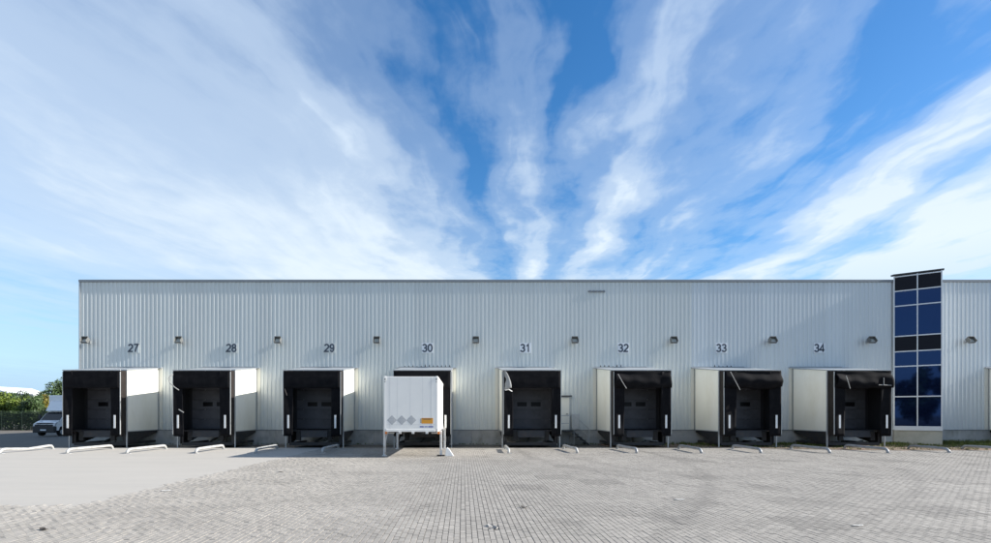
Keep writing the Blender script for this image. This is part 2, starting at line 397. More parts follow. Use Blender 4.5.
for k, (px, py, w, l, m, lab, cat) in enumerate((
        (524, 508, .16, .10, M_hole, 'dry dark leaf curled on the paving behind the broken paver', 'leaf'),
        (44, 530, .18, .10, M_hole, 'dry dark leaf curled on the paving in the lower left corner', 'leaf'),
        (281, 472, .16, .12, M_hole, 'small dark scrap on the paving in front of dock 28', 'litter'),
        (166, 491, .24, .18, M_litter, 'pale paper scrap at the edge of the smooth concrete', 'litter'),
        (680, 500, .24, .14, M_litter, 'pale paper scrap on the paving in front of dock 32', 'litter'),
        (858, 526, .22, .10, M_litter, 'pale paper scrap nearest the lower right corner', 'litter'))):
    Y = FPX*EYE/(py-413); X = (px-463)/FPX*Y
    rn = random.Random(k)
    mb = MB().grid(lambda u, v: ((u-.5)*w*(1-.4*abs(v-.5)), (v-.5)*l*(1-.5*abs(u-.4)), .008+.02*(abs(u-.5)*rn.random())+(0.02 if cat == 'leaf' else .0)*(2*u-1)**2), 6, 4)
    tag(solid(part('dry_leaf' if cat == 'leaf' else 'litter_scrap', mb, m, None, (X, Y, .004), (0, 0, rn.uniform(-.5, .5))), .003), lab, cat)

# ------------------------------------------------------------------ warehouse
wh = thing('warehouse', 'long corrugated grey metal warehouse with a row of loading docks', 'warehouse', (0, WALL_Y, 0))
PITCH = STEP/24
clad_cache = {}
def cladding(nr, z0, z1, X, m):
    key = (nr, round(z0, 2), round(z1, 2), m.name)
    if key not in clad_cache:
        pr = []; d = .032
        for k in range(nr):
            x = k*PITCH
            pr += [(x, 0), (x+PITCH*.40, 0), (x+PITCH*.475, -d), (x+PITCH*.91, -d), (x+PITCH*.985, 0)]
        pr += [(nr*PITCH-.002, 0)]
        n = len(pr); mb = MB()
        for (zz) in (z0, z1): mb.v += [(a, b, zz) for a, b in pr]
        mb.v += [(a, b+.012, z0) for a, b in pr]+[(a, b+.012, z1) for a, b in pr]
        for k in range(n-1):
            mb.f += [(k, k+1, n+k+1, n+k), (2*n+k+1, 2*n+k, 3*n+k, 3*n+k+1), (k+1, k, 2*n+k, 2*n+k+1), (n+k, n+k+1, 3*n+k+1, 3*n+k)]
        mb.f += [(0, n, 3*n, 2*n), (n-1, 2*n-1, 4*n-1, 3*n-1)]
        mb.m = [0]*len(mb.f)
        clad_cache[key] = mb.mesh('cladding_panel', m)
    return link('cladding_panel', clad_cache[key], wh, (X, 0, 0))
CLAD_TOP = WALL_TOP-.12
HEAD = 5.13
DOCKS = [0,1,2,3,4,5,6,7,9]
def clad_run(X, counts, z0):
    for c in counts:
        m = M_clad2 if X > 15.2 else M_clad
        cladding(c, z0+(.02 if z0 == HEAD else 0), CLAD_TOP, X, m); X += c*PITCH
    return X
X = BAY0-STEP/2-PITCH
cladding(1, PLINTH+.03, CLAD_TOP, X, M_clad); X += PITCH
for i in range(0, 12):
    c0 = bay(i)-6.5*PITCH
    xl = bay(i)-STEP/2
    # left remainder of the bay: 5.5 ribs, kept as whole ribs by letting runs between openings hold 11
    if i == 0: clad_run(xl, [5], PLINTH+.03); c0 = xl+5*PITCH
    else: c0 = xl+5*PITCH
    clad_run(c0, [4, 5, 4], HEAD if i in DOCKS else PLINTH+.03)
    clad_run(c0+13*PITCH, [4, 3, 4] if i < 11 else [4, 2], PLINTH+.03)
X_L, X_R = BAY0-STEP/2-PITCH, bay(11)+STEP/2
DEPTH = 55
part('roof_flashing', MB().box(X_L-.06, X_R+.06, -.09, .5, CLAD_TOP-.03, WALL_TOP), M_flash, wh)
part('corner_flashing', MB().box(X_L-.05, X_L+.03, -.07, .25, PLINTH, CLAD_TOP-.035), M_zinc, wh)
part('side_wall', MB().box(X_L-.02, X_L+.3, .26, DEPTH, 0, CLAD_TOP-.035), M_clad, wh)
part('side_wall', MB().box(X_R-.3, X_R+.02, .26, DEPTH, 0, CLAD_TOP-.035), M_clad, wh)
part('rear_wall', MB().box(X_L+.31, X_R-.31, DEPTH-.3, DEPTH, 0, CLAD_TOP-.035), M_clad, wh)
part('roof', MB().box(X_L, X_R, .51, DEPTH+.1, CLAD_TOP-.03, WALL_TOP-.05), M_flash, wh)
part('inner_wall', MB().box(X_L+.31, X_R-.31, .30, .5, 0, CLAD_TOP-.04), M_inner_shade, wh)
# plinth panels and base drip flashing
k = 0; x = X_L
while x < X_R-.1:
    w = min(STEP/2, X_R-x)
    part('plinth_panel', MB().box(x+.006, x+w-.006, -.03, .2, -.4, PLINTH-.01), M_plinth, wh, bevel=.006)
    x += w
part('base_flashing', MB().box(X_L, X_R, -.075, .1, PLINTH-.006, PLINTH+.028), M_flash, wh)
# door headers over the docks
for i in DOCKS:
    hf = part('header_flashing', MB().prism_x([(.1, HEAD-.005), (-.05, HEAD-.005), (-.16, HEAD-.03), (-.16, HEAD-.09), (.1, HEAD-.09)], bay(i)-1.96, bay(i)+1.96), M_zinc, wh)
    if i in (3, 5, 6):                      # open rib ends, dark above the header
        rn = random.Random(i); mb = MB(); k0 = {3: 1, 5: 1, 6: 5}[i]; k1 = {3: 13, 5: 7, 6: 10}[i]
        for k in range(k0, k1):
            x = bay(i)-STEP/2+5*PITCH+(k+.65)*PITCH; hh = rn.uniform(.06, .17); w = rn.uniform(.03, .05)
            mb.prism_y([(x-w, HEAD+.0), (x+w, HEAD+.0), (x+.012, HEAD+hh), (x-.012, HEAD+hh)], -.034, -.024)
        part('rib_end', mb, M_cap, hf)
for i in DOCKS:
    for s in (-1, 1):
        part('jamb_flashing', MB().box(*sorted((bay(i)+s*1.757, bay(i)+s*1.96)), -.065, .08, PLINTH+.035, HEAD-.095), M_jamb, wh)
# overflow slot high in the wall: dark rib fillers under a strip
ov = part('overflow_slot', MB().box(8.32, 9.46, -.075, -.042, 10.12, 10.20), M_lamp, wh)
for kk in range(5):
    part('rib_cap', MB().box(8.42+kk*PITCH*.84, 8.52+kk*PITCH*.84, -.08, -.05, 10.09, 10.24), M_flash, ov)
# staff door beside dock 31
pd = part('staff_door', MB().box(6.12, 7.06, -.085, -.05, PLINTH+.04, 3.08), M_panel, wh)
part('door_frame', MB().box(6.04, 6.12, -.10, -.05, PLINTH+.04, 3.16).box(7.06, 7.14, -.10, -.05, PLINTH+.04, 3.16).box(6.12, 7.06, -.10, -.05, 3.08, 3.16), M_alu, pd)
part('door_canopy', MB().box(5.98, 7.22, -.28, -.05, 3.17, 3.23), M_cap, pd)
part('handle', MB().box(6.86, 6.98, -.14, -.086, 1.98, 2.02), M_steel, pd)
st = thing('entrance_stair', 'small dark metal stair with grey railing beside dock 31', 'stair', (6.6, WALL_Y, 0))
part('landing', MB().box(-.6, .62, -1.12, -.06, .84, .90), M_steel, st)
for kk in range(4): part('step', MB().box(.62+kk*.24, .62+kk*.24+.26, -1.1, -.1, .68-kk*.2, .72-kk*.2), M_steel, st)
part('stringer', MB().prism_y([(.6, .85), (1.62, -.02), (1.62, -.2+.2), (1.45, 0), (.6, .68)], -1.12, -1.10), M_steel, st)
for (a, z) in ((-.55, .0), (.58, 0), (1.56, 0)):
    part('railing_post', MB().tube([(a, -1.1, z), (a, -1.1, (1.9 if a < 1 else 1.0))], .022, 8), M_zinc, st)
part('handrail', MB().tube([(-.57, -1.1, 1.9), (.58, -1.1, 1.9), (1.58, -1.1, 1.0)], .024, 8), M_zinc, st)
part('middle_rail', MB().tube([(-.57, -1.1, 1.4), (.58, -1.1, 1.4), (1.58, -1.1, .5)], .018, 8), M_zinc, st)
cb = thing('meter_cabinet', 'small grey utility cabinet on the wall right of the staff door', 'cabinet', (wall_x(574.5), WALL_Y, 0))
part('cabinet_box', MB().box(-.26, .26, -.34, -.06, PLINTH+.05, 2.0), M_zinc, cb, bevel=.015)
part('cabinet_door', MB().box(-.22, .22, -.36, -.343, PLINTH+.1, 1.95), M_alu, cb)

# ------------------------------------------------------------------ dock pods
PD, FD = 3.46, 4.05
def top_z(d): return 5.0-(5.0-4.62)*d/PD
pc = {}
def cached(name, fn, mats):
    if name not in pc: pc[name] = fn().mesh(name.split(':')[0], mats)
    return pc[name]
NUM = {0: '27', 1: '28', 2: '29', 3: '30', 4: '31', 5: '32', 6: '33', 7: '34', 9: None}
POD_LABEL = {
    0: 'black-curtained dock pod with white side, below number 27, nearest the van',
    1: 'black-curtained dock pod with a dangling bent strip, below number 28',
    2: 'black-curtained dock pod showing a door with two windows, below number 29',
    3: 'black dock pod below number 30, mostly hidden behind the white swap body',
    4: 'black-curtained dock pod with a folded pale flap, below number 31',
    5: 'dock pod with a sagging black top curtain, below number 32',
    6: 'dock pod with torn sagging top curtain and white rod, below number 33',
    7: 'dock pod with crumpled top curtain, below number 34 next to the glazed bay',
    9: 'dock pod cut off by the right picture edge'}
def pod(i):
    p = thing('dock_pod', POD_LABEL[i], 'loading dock', (bay(i), WALL_Y, 0), 0, 'loading dock pods along the warehouse')
    for s in (-1, 1):
        a, b = sorted((s*1.70, s*1.64))
        def side():
            mb = MB().prism_x([(-.05, .95), (-PD, .95), (-PD, top_z(PD)), (-.05, top_z(0.05))], a, b)
            return mb
        o = link('side_panel', cached('side_panel:%d' % s, side, M_panel), p)
        la, lb = sorted((s*1.637, s*1.62))
        link('inner_shade_sheet', cached('inner_shade_sheet:%d' % s, lambda: MB().prism_x([(-.3, 1.0), (-PD-.0, 1.0), (-PD, top_z(PD)-.05), (-.3, top_z(0)-.05)], la, lb), M_inner_shade), p)  # dark sheet added over the panel's inner face to stand for interior shade
        ea, eb = sorted((s*1.703, s*1.735))
        link('edge_trim', cached('edge_trim:%d' % s, lambda: MB().box(ea, eb, -.13, -.055, .96, 4.97).box(ea, eb, -PD+.05, -.14, .935, .985), M_zinc), p)
        link('front_post', cached('front_post:%d' % s, lambda: MB().box(*sorted((s*1.703, s*1.755)), -PD-.04, -PD+.04, -.03, 4.60), M_alu), p)
        link('side_brace', cached('side_brace:%d' % s, lambda: MB().prism_x([(-.06, .93), (-PD+.05, .93), (-PD+.05, .22), (-2.6, .24), (-.06, .78)], *sorted((s*1.58, s*1.635))), M_steel), p)
        link('shelter_side', cached('shelter_side:%d' % s, lambda: MB().prism_x([(-PD-.005, .74), (-FD+.02, .74), (-FD+.02, 4.575), (-PD-.005, 4.62)], *sorted((s*1.60, s*1.695))), M_blackside), p)
        link('front_trim', cached('front_trim:%d' % s, lambda: MB().box(*sorted((s*1.684, s*1.712)), -FD-.025, -FD+.03, .80, 4.52), M_alu), p)
        rn = random.Random(i*7+s)
        ph, am = rn.uniform(0, 6), rn.uniform(.008, .022)*(1 if i < 5 else 2)
        inner = rn.uniform(1.05, 1.16) if i < 5 else rn.uniform(.95, 1.12)
        def cur(u, v):
            x = s*(1.67+(inner-1.67)*u+.02*math.sin(4*v+ph)*u)
            return (x, -FD+.004-am*u*math.sin(7*v+ph)-am*math.sin(5*u+3*v), .70+(4.5-.70)*v+.03*u*math.sin(ph))
        o = solid(part('side_curtain', MB().grid(cur, 8, 20), M_black, p, smooth=True), .008)
        part('guide_strip', MB().box(s*1.39-.055, s*1.39+.055, -FD-.05, -FD-.035, 1.18, 1.95), M_reflect, o)
        link('dock_bumper', cached('dock_bumper', lambda: MB().box(-.13, .13, -PD-.12, -PD+.05, .42, .96), M_rubber), p, (s*.95, 0, 0))
    # roof and top of the shelter
    link('pod_roof', cached('pod_roof', lambda: MB().prism_x([(-.05, top_z(.05)+.004), (-PD-.02, top_z(PD)+.004), (-PD-.02, top_z(PD)+.065), (-.05, top_z(.05)+.075)], -1.75, 1.75), M_zinc), p)
    link('shelter_top', cached('shelter_top', lambda: MB().prism_x([(-PD-.025, 4.50), (-FD+.02, 4.46), (-FD+.02, 4.56), (-PD-.025, 4.60)], -1.595, 1.595), M_blackside), p)
    link('top_trim', cached('top_trim', lambda: MB().box(-1.715, 1.715, -FD-.03, -FD+.04, 4.58, 4.635), M_alu), p)
    rn = random.Random(40+i)
    sag = {0: .02, 1: .03, 2: .03, 3: .02, 4: .03, 5: .17, 6: .19, 7: .20, 9: .1}[i]
    bot = 3.55 if i < 5 else 3.58
    ph = rn.uniform(0, 6)
    def topc(u, v):
        w = 1-v
        x = (-1.64+3.28*u)*(1+.25*sag*w*w)
        fold = sag*.22*w*math.sin(11*u+ph)+sag*.12*w*math.sin(23*u+3*v+ph*2)+sag*.10*math.sin(11*v+5*u+ph)
        bul = sag*1.5*math.sin(math.pi*min(1, v*1.15+.05))*(.75+.25*math.sin(4*u+ph))
        hem = -sag*.45*math.sin(math.pi*u)+sag*.18*math.sin(9*u+ph)+sag*.10*math.sin(21*u)
        return (x, -FD-.03-max(-.02, fold+bul), bot+hem*w+(4.56-bot)*v)
    solid(part('top_curtain', MB().grid(topc, 36, 14), M_black, p, smooth=True), .008)
    # door at the back, leveller and understructure
    dr = -2.35
    link('door_surround', cached('door_surround', lambda: MB().box(-1.615, -1.42, dr+.02, dr+.10, 1.0, 4.5).box(1.42, 1.615, dr+.02, dr+.10, 1.0, 4.5).box(-1.42, 1.42, dr+.02, dr+.10, 4.1, 4.5), M_inner_shade), p)
    d = None
    for k in range(5):
        sec = link('door_section', cached('door_section', lambda: MB().box(-1.41, 1.41, dr, dr+.05, .01, .60).box(-1.38, 1.38, dr-.012, dr-.001, .06, .55), M_door), p, (0, 0, 1.08+k*.605))
        if k == 2:
            for s in (-1, 1):
                w = link('door_window', cached('door_window', lambda: MB().box(-.30, .30, dr-.03, dr-.014, .20, .46), M_doorwin), sec, (s*.43, 0, 0))
    link('leveller_deck', cached('leveller_deck', lambda: MB().box(-1.6, 1.6, -PD+.03, -.3, .96, 1.05), M_steel), p)
    link('leveller_lip', cached('leveller_lip', lambda: MB().prism_x([(-PD+.02, 1.03), (-PD-.10, 1.0), (-PD-.16, .62), (-PD-.12, .62), (-PD-.05, .96), (-PD+.02, .99)], -.8, .8), M_steel), p)
    link('pit_frame', cached('pit_frame', lambda: MB().box(-1.55, 1.55, -PD+.12, -PD+.24, .12, .30).box(-1.55, -1.45, -PD+.25, -.1, .14, .28).box(1.45, 1.55, -PD+.25, -.1, .14, .28)
         .box(-1.55, -1.45, -PD+.12, -PD+.24, .31, .95).box(1.45, 1.55, -PD+.12, -PD+.24, .31, .95), M_steel), p)
    link('lift_cylinder', cached('lift_cylinder', lambda: MB().tube([(-.25, -PD+.5, .18), (.35, -1.2, .9)], .07, 10).tube([(.25, -PD+.4, .20), (.75, -PD+.45, .34)], .09, 10), M_lamp), p)
    # damage that sets single pods apart
    if i == 1:
        pts = [(-1.66, -FD-.05, 4.35), (-1.80, -FD-.12, 4.28), (-1.88, -FD-.15, 4.08), (-1.80, -FD-.15, 3.85), (-1.55, -FD-.12, 3.60), (-1.30, -FD-.10, 3.42)]
        part('bent_strip', MB().tube(pts, [.03]*6, 8), M_flap, p, smooth=True)
        part('loose_rod', MB().tube([(-1.32, -FD-.08, 2.28), (-1.02, -FD-.1, 2.10)], .03, 8), M_flap, p)
    if i == 4:
        def fl(u, v): return (-1.66+.42*u*(1-v)**.6+.10*(1-v)*math.sin(2*v), -FD-.06-.16*math.sin(u*2.2)*(1-v)-.03*math.sin(8*v), 3.42+.14*u+1.05*v)
        solid(part('folded_flap', MB().grid(fl, 8, 10), M_flap, p, smooth=True), .01)
        part('loose_rod', MB().tube([(-1.62, -FD-.1, 3.42), (-1.40, -FD-.14, 3.46), (-1.20, -FD-.1, 3.34)], .03, 8), M_reflect, p)
    if i == 2: part('loose_rod', MB().tube([(-1.6, -FD-.06, 3.5), (-1.45, -FD-.10, 3.1)], .022, 8), M_steel, p)
    if i in (5, 6, 7):
        q = {5: ((-1.55, 4.35), (-1.05, 3.50)), 6: ((-1.50, 4.50), (-.92, 3.42)), 7: ((-1.25, 4.25), (-1.0, 3.50))}[i]
        part('loose_rod', MB().tube([(q[0][0], -FD-.36, q[0][1]), ((q[0][0]+q[1][0])/2-.03, -FD-.40, (q[0][1]+q[1][1])/2), (q[1][0], -FD-.34, q[1][1])], .022, 8), M_flap, p)
    if i == 7: part('bracket', MB().tube([(.75, -FD-.25, 3.72), (1.55, -FD-.18, 3.70)], .025, 8).tube([(1.05, -FD-.24, 3.70), (1.05, -FD-.24, 4.15)], .02, 8), M_flap, p)
    if i == 6: part('bracket', MB().tube([(1.0, -FD-.2, 3.78), (1.66, -FD-.1, 3.72), (1.66, -FD-.08, 4.3)], .02, 8), M_flap, p)
    return p
for i in DOCKS: pod(i)

# ------------------------------------------------------------------ dock numbers
def arc(cx, cz, rx, rz, a0, a1, n=14): return [(cx+rx*math.cos(R(a0+(a1-a0)*k/n)), cz+rz*math.sin(R(a0+(a1-a0)*k/n))) for k in range(n+1)]
STROKES = {   # centre lines in a 0.6 x 1 cell
    '0': [arc(.3, .5, .24, .44, 90, 450, 28)],
    '1': [[(.10, .74), (.22, .80), (.34, .96), (.34, .0)]],
    '2': [arc(.3, .68, .23, .26, 165, -35, 16)+[(.10, .14), (.06, .06), (.56, .06)]],
    '3': [arc(.29, .71, .21, .23, 160, -80, 14)+[(.24, .50)], [(.24, .50)]+arc(.29, .28, .24, .23, 85, -165, 16)],
    '4': [[(.42, .0), (.42, .95), (.05, .30), (.05, .25), (.58, .25)]],
    '7': [[(.04, .94), (.56, .94), (.36, .58), (.25, .28), (.22, .0)]],
    '8': [arc(.3, .73, .20, .21, -90, 270, 22), arc(.3, .28, .24, .23, 90, 450, 22)],
    '9': [arc(.29, .68, .22, .26, 0, 360, 22), [(.51, .68)]+arc(.28, .48, .23, .43, 15, -150, 14)]}
def text_mesh(ch, h, w=.19):
    mb = MB()
    for k, st_ in enumerate(STROKES[ch]):
        pts = [Vector((a*h-.3*h, b*h-.5*h)) for a, b in st_]; n = len(pts); hw = w*h/2; z = .001*k
        vs_ = []
        for j in range(n):
            t0 = (pts[j]-pts[j-1]).normalized() if j > 0 else (pts[1]-pts[0]).normalized()
            t1 = (pts[j+1]-pts[j]).normalized() if j < n-1 else t0
            t = (t0+t1); t = t.normalized() if t.length > 1e-4 else t0
            nn = Vector((-t.y, t.x)); c = max(.45, nn.dot(Vector((-t0.y, t0.x))))
            o = nn*hw/c
            vs_ += [(pts[j].x+o.x, pts[j].y+o.y, z+.006), (pts[j].x-o.x, pts[j].y-o.y, z+.006), (pts[j].x+o.x, pts[j].y+o.y, z-.006), (pts[j].x-o.x, pts[j].y-o.y, z-.006)]
        fs = []
        for j in range(n-1):
            a_, b_ = j*4, j*4+4
            fs += [(a_, a_+1, b_+1, b_), (a_+2, b_+2, b_+3, a_+3), (a_, b_, b_+2, a_+2), (a_+1, a_+3, b_+3, b_+1)]
        fs += [(0, 2, 3, 1), (4*n-4, 4*n-3, 4*n-1, 4*n-2)]
        mb.add(vs_, fs)
    return mb.mesh('digit', M_digit)
WORDS = ['twenty-seven', 'twenty-eight', 'twenty-nine', 'thirty', 'thirty-one', 'thirty-two', 'thirty-three', 'thirty-four']
for i in range(8):
    s = NUM[i]
    t = thing('dock_number', 'dark numeral %s on its plate on the cladding above the dock' % WORDS[i], 'number sign', (bay(i)+.05, WALL_Y-.06, 6.40), 0, 'dock number signs')
    part('plate', MB().box(-.37, .37, -.012, .012, -.33, .33), M_plate if i >= 3 else M_clad, t)
    for k, ch in enumerate(s): link('digit', text_mesh(ch, .53), t, ((-.18, .18)[k], -.022, 0), (R(90), 0, 0))

# ------------------------------------------------------------------ floodlights
NW = WORDS
LAMPLAB = ['wall floodlight above left of dock 27 near the building corner']+['wall floodlight between the numbers %s and %s' % (NW[k], NW[k+1]) for k in range(7)]+\
          ['wall floodlight between number 34 and the glazed bay', 'wall floodlight right of the glazed bay']
for k in range(10):
    x = bay(k)-STEP/2+(.35 if k == 0 else 0)
    t = thing('floodlight', LAMPLAB[k], 'floodlight', (x, WALL_Y-.05, 6.82), 0, 'floodlights along the wall')
    t.scale = (.8, .85, .8)
    tf = Matrix.Translation((0, -.42, .0)) @ Matrix.Rotation(R(-38), 4, 'X')
    link('mount_plate', cached('mount_plate', lambda: MB().box(-.13, .13, -.04, 0, -.16, .10), M_zinc), t)
    link('bracket_arm', cached('bracket_arm', lambda: MB().tube([(0, -.03, -.05), (0, -.24, -.03)], .035, 8).tube([(-.24, -.30, 0), (.24, -.30, 0)], .02, 8), M_lamp), t)
    h = link('housing', cached('housing', lambda: MB().box(-.25, .25, -.06, .06, -.22, .22, 0, tf), M_lamp), t)
    link('lens', cached('lens', lambda: MB().box(-.20, .20, -.072, -.062, -.17, .17, 0, tf), M_lampglass), h)
    link('visor', cached('visor', lambda: MB().box(-.26, .26, -.30, .06, .222, .24, 0, tf).box(-.262, -.252, -.26, .06, -.22, .222, 0, tf).box(.252, .262, -.26, .06, -.22, .222, 0, tf), M_lamp), h)

# ------------------------------------------------------------------ glazed stair bay
by = thing('glazed_bay', 'tall angled stair bay of dark blue glass in white mullions', 'glazed bay', (0, 0, 0))
A = Vector((28.62, WALL_Y-.10, 0)); B = Vector((30.52, 34.38, 0))
fd = (B-A).normalized(); nrm = Vector((fd.y, -fd.x, 0)); FW = (B-A).length
rz = math.atan2(fd.y, fd.x)
BT = 11.28
fr = Matrix.Translation(A) @ Matrix.Rotation(rz, 4, 'Z')     # local x along the face, -y outwards
def lp(name, mb, m, par=by): 
    mb.v = [tuple(fr @ Vector(v)) for v in mb.v]
    return part(name, mb, m, par)
zs = [1.18, 3.15, 5.14, 6.12, 7.13, 9.13, 10.12, 11.08]
core = [(A.x+.10, A.y+.06), (B.x-.06, B.y+.12), (B.x-.06, WALL_Y-.06), (A.x+.10, WALL_Y-.03)]
part('core', MB().prism_z(core, .9, BT-.05), M_spandrel, by)
lp('base_wall', MB().box(.02, FW, -.02, .10, -.3, .93), M_cream)
lp('sill', MB().box(.0, FW+.02, -.10, .10, .935, 1.14), M_frame)
fw = .062
for xx in (0, FW/2-fw/2, FW-fw):
    lp('mullion', MB().box(xx, xx+fw, -.075, .02, 1.145, BT-.12), M_frame)
for z in zs[:]:
    for (a, b) in ((fw+.001, FW/2-fw/2-.001), (FW/2+fw/2+.001, FW-fw-.001)):
        lp('transom', MB().box(a, b, -.06, .02, z-.035, z+.035), M_frame)
for k in range(7):
    for (a, b) in ((fw, FW/2-fw/2), (FW/2+fw/2, FW-fw)):
        rn = random.Random(k*3+int(a*10))
        mb = MB(); o = rn.uniform(-.011, .011); o2 = rn.uniform(-.011, .011)
        mb.add([(a, -.012, zs[k]+.03), (b, -.012+o, zs[k]+.03), (b, -.012+o+o2, zs[k+1]-.03), (a, -.012+o2, zs[k+1]-.03),
                (a, .018, zs[k]+.03), (b, .018, zs[k]+.03), (b, .018, zs[k+1]-.03), (a, .018, zs[k+1]-.03)],
               [(0,1,2,3),(7,6,5,4),(0,4,5,1),(1,5,6,2),(2,6,7,3),(3,7,4,0)])
        lp('pane', mb, M_spandrel if k in (3, 6) else M_glass)
part('side_frame', MB().box(B.x-.05, B.x+.03, B.y+.07, WALL_Y-.06, -.3, BT-.12), M_frame, by)
part('bay_roof', MB().prism_z([(A.x-.07, A.y-.10), (B.x+.03, B.y-.11), (B.x+.12, B.y+.02), (B.x+.12, WALL_Y+.05), (A.x-.07, WALL_Y+.05)], BT-.118, BT-.02), M_cap, by)
part('downpipe', MB().tube([(B.x+.14, WALL_Y-.9, 0), (B.x+.14, WALL_Y-.9, BT-.2)], .045, 8), M_zinc, by)

# ------------------------------------------------------------------ swap body on legs
CX = -2.42; CY0 = .694*WALL_Y; CL = 7.25; CW = 1.25; CZ0, CZ1 = 1.20, 3.78
sb = thing('swap_body', 'white swap body container on four support legs at dock 30', 'container', (CX, CY0, 0))
bx = part('box', MB().box(-CW+.02, CW-.02, .02, CL, CZ0+.10, CZ1-.02), M_body, sb, bevel=.02)
for s in (-1, 1):
    part('corner_post', MB().box(*sorted((s*(CW-.10), s*CW)), 0.0185, .10, CZ0+.12, CZ1), M_body, sb, bevel=.012)
    part('bottom_rail', MB().box(*sorted((s*(CW-.08), s*(CW+.005))), .11, CL, CZ0, CZ0+.14), M_body, sb)
    part('side_rib', MB().box(*sorted((s*(CW-.02), s*(CW-.004))), .2, CL, CZ0+.2, CZ0+.24).box(*sorted((s*(CW-.02), s*(CW-.004))), .2, CL, CZ1-.16, CZ1-.10), M_body, sb)
    part('top_rail', MB().box(*sorted((s*(CW-.08), s*(CW+.003))), .11, CL, CZ1-.09, CZ1+.005), M_body, sb)
    for zz in (CZ0+.02, CZ1-.2):
        part('corner_casting', MB().box(*sorted((s*(CW-.13), s*(CW+.012))), 0.014, .12, zz, zz+.13), M_leg if zz < 2 else M_body, sb, bevel=.01)
    for (z, w) in ((CZ1-.14, .05), (CZ1-.27, .035)):
        part('lashing_ring', MB().box(s*(CW-.06)-w/2, s*(CW-.06)+w/2, .006, .0138, z-w*.7, z+w*.7), M_lamp, sb)
    for yy in (1.05, 6.15):
        lg = part('support_leg', MB().box(s*1.36-.055, s*1.36+.055, yy-.055, yy+.055, .05, CZ0+.02), M_leg, sb, bevel=.008)
        part('leg_bracket', MB().box(*sorted((s*(CW-.35), s*1.42)), yy-.075, yy+.075, CZ0-.12, CZ0-.002), M_leg, lg)
        part('foot_plate', MB().box(s*1.36-.11, s*1.36+.11, yy-.11, yy+.11, .0, .045), M_leg, lg)
        part('diagonal_strut', MB().tube([(s*1.36, yy+.06, .45), (s*1.30, yy+.75, CZ0)], .022, 8), M_leg, lg)
    part('side_reflector', MB().box(s*1.26-.05, s*1.26+.05, .85, .88, CZ0-.14, CZ0-.02), M_amber, sb)
part('front_beam', MB().box(-CW+.12, CW-.12, 0.008, .10, CZ0, CZ0+.12), M_body, sb, bevel=.01)
part('rear_beam', MB().box(-CW+.09, CW-.09, CL-.1, CL-.02, CZ0, CZ0+.095), M_steel, sb)
part('undercarriage', MB().box(-.55, -.42, .3, CL-.2, CZ0-.12, CZ0+.095).box(.42, .55, .3, CL-.2, CZ0-.12, CZ0+.095).box(-1.15, 1.15, .9, 1.0, CZ0-.06, CZ0+.09).box(-1.15, 1.15, 3.5, 3.6, CZ0-.06, CZ0+.09).box(-1.15, 1.15, 6.1, 6.2, CZ0-.06, CZ0+.09), M_steel, sb)
for xx in (-.5, .1, .75): part('tail_fitting', MB().box(xx-.06, xx+.06, -.03, .08, CZ0-.09, CZ0-.003), M_leg, sb)
part('front_seam', MB().box(CW-.32, CW-.308, .0185, .0215, CZ0+.14, CZ1-.03).box(-CW+.28, -CW+.286, .0185, .0215, CZ0+.14, CZ1-.03), M_diamond, sb)
part('panel_seam', MB().box(-CW+.12, CW-.12, .0188, .0215, CZ0+.33, CZ0+.336), M_diamond, sb)
for xx in (-.62, -.02, .55):
    part('front_joint', MB().box(xx-.003, xx+.003, .0192, .0215, CZ0+.36, CZ1-.03), M_placard, sb)
for xx in (-.87, -.42, .03):
    o = part('hazard_placard', MB().prism_y([(xx-.225, 1.74), (xx, 1.515), (xx+.225, 1.74), (xx, 1.965)], .0180, .0215), M_diamond, sb)
    part('placard_face', MB().prism_y([(xx-.17, 1.74), (xx, 1.57), (xx+.17, 1.74), (xx, 1.91)], .0165, .0178), M_placard, o)
    for zz in (1.66, 1.74, 1.82): part('placard_bar', MB().box(xx-.09, xx+.09, .0153, .0163, zz-.02, zz+.02), M_diamond, o)
o = part('orange_plate', MB().box(.50, 1.03, .0170, .0215, 1.58, 1.84), M_orange, sb)
part('plate_line', MB().box(.53, 1.0, .0155, .0168, 1.80, 1.815).box(.58, .95, .0155, .0168, 1.765, 1.78), M_digit, o)
part('yellow_edge', MB().box(.44, .495, .0175, .0215, 1.60, 1.82), M_cream, sb)
part('small_print', MB().box(.42, .60, .0180, .0215, 1.40, 1.47).box(.63, .78, .0180, .0215, 1.41, 1.46).box(.81, 1.04, .0180, .0215, 1.40, 1.47), M_blue, sb)
# wheel chock and foot stuff by the right front leg
ck = thing('support_jack', 'white jack foot lying beside the right front leg of the swap body', 'jack', (CX+1.72, CY0+1.0, 0))
part('jack_body', MB().prism_y([(-.16, 0), (.26, 0), (.20, .10), (.04, .34), (-.06, .42), (-.12, .36)], -.08, .08), M_reflect, ck, bevel=.015)
part('jack_plate', MB().box(-.55, -.18, -.16, .16, .005, .05), M_rubber, ck)

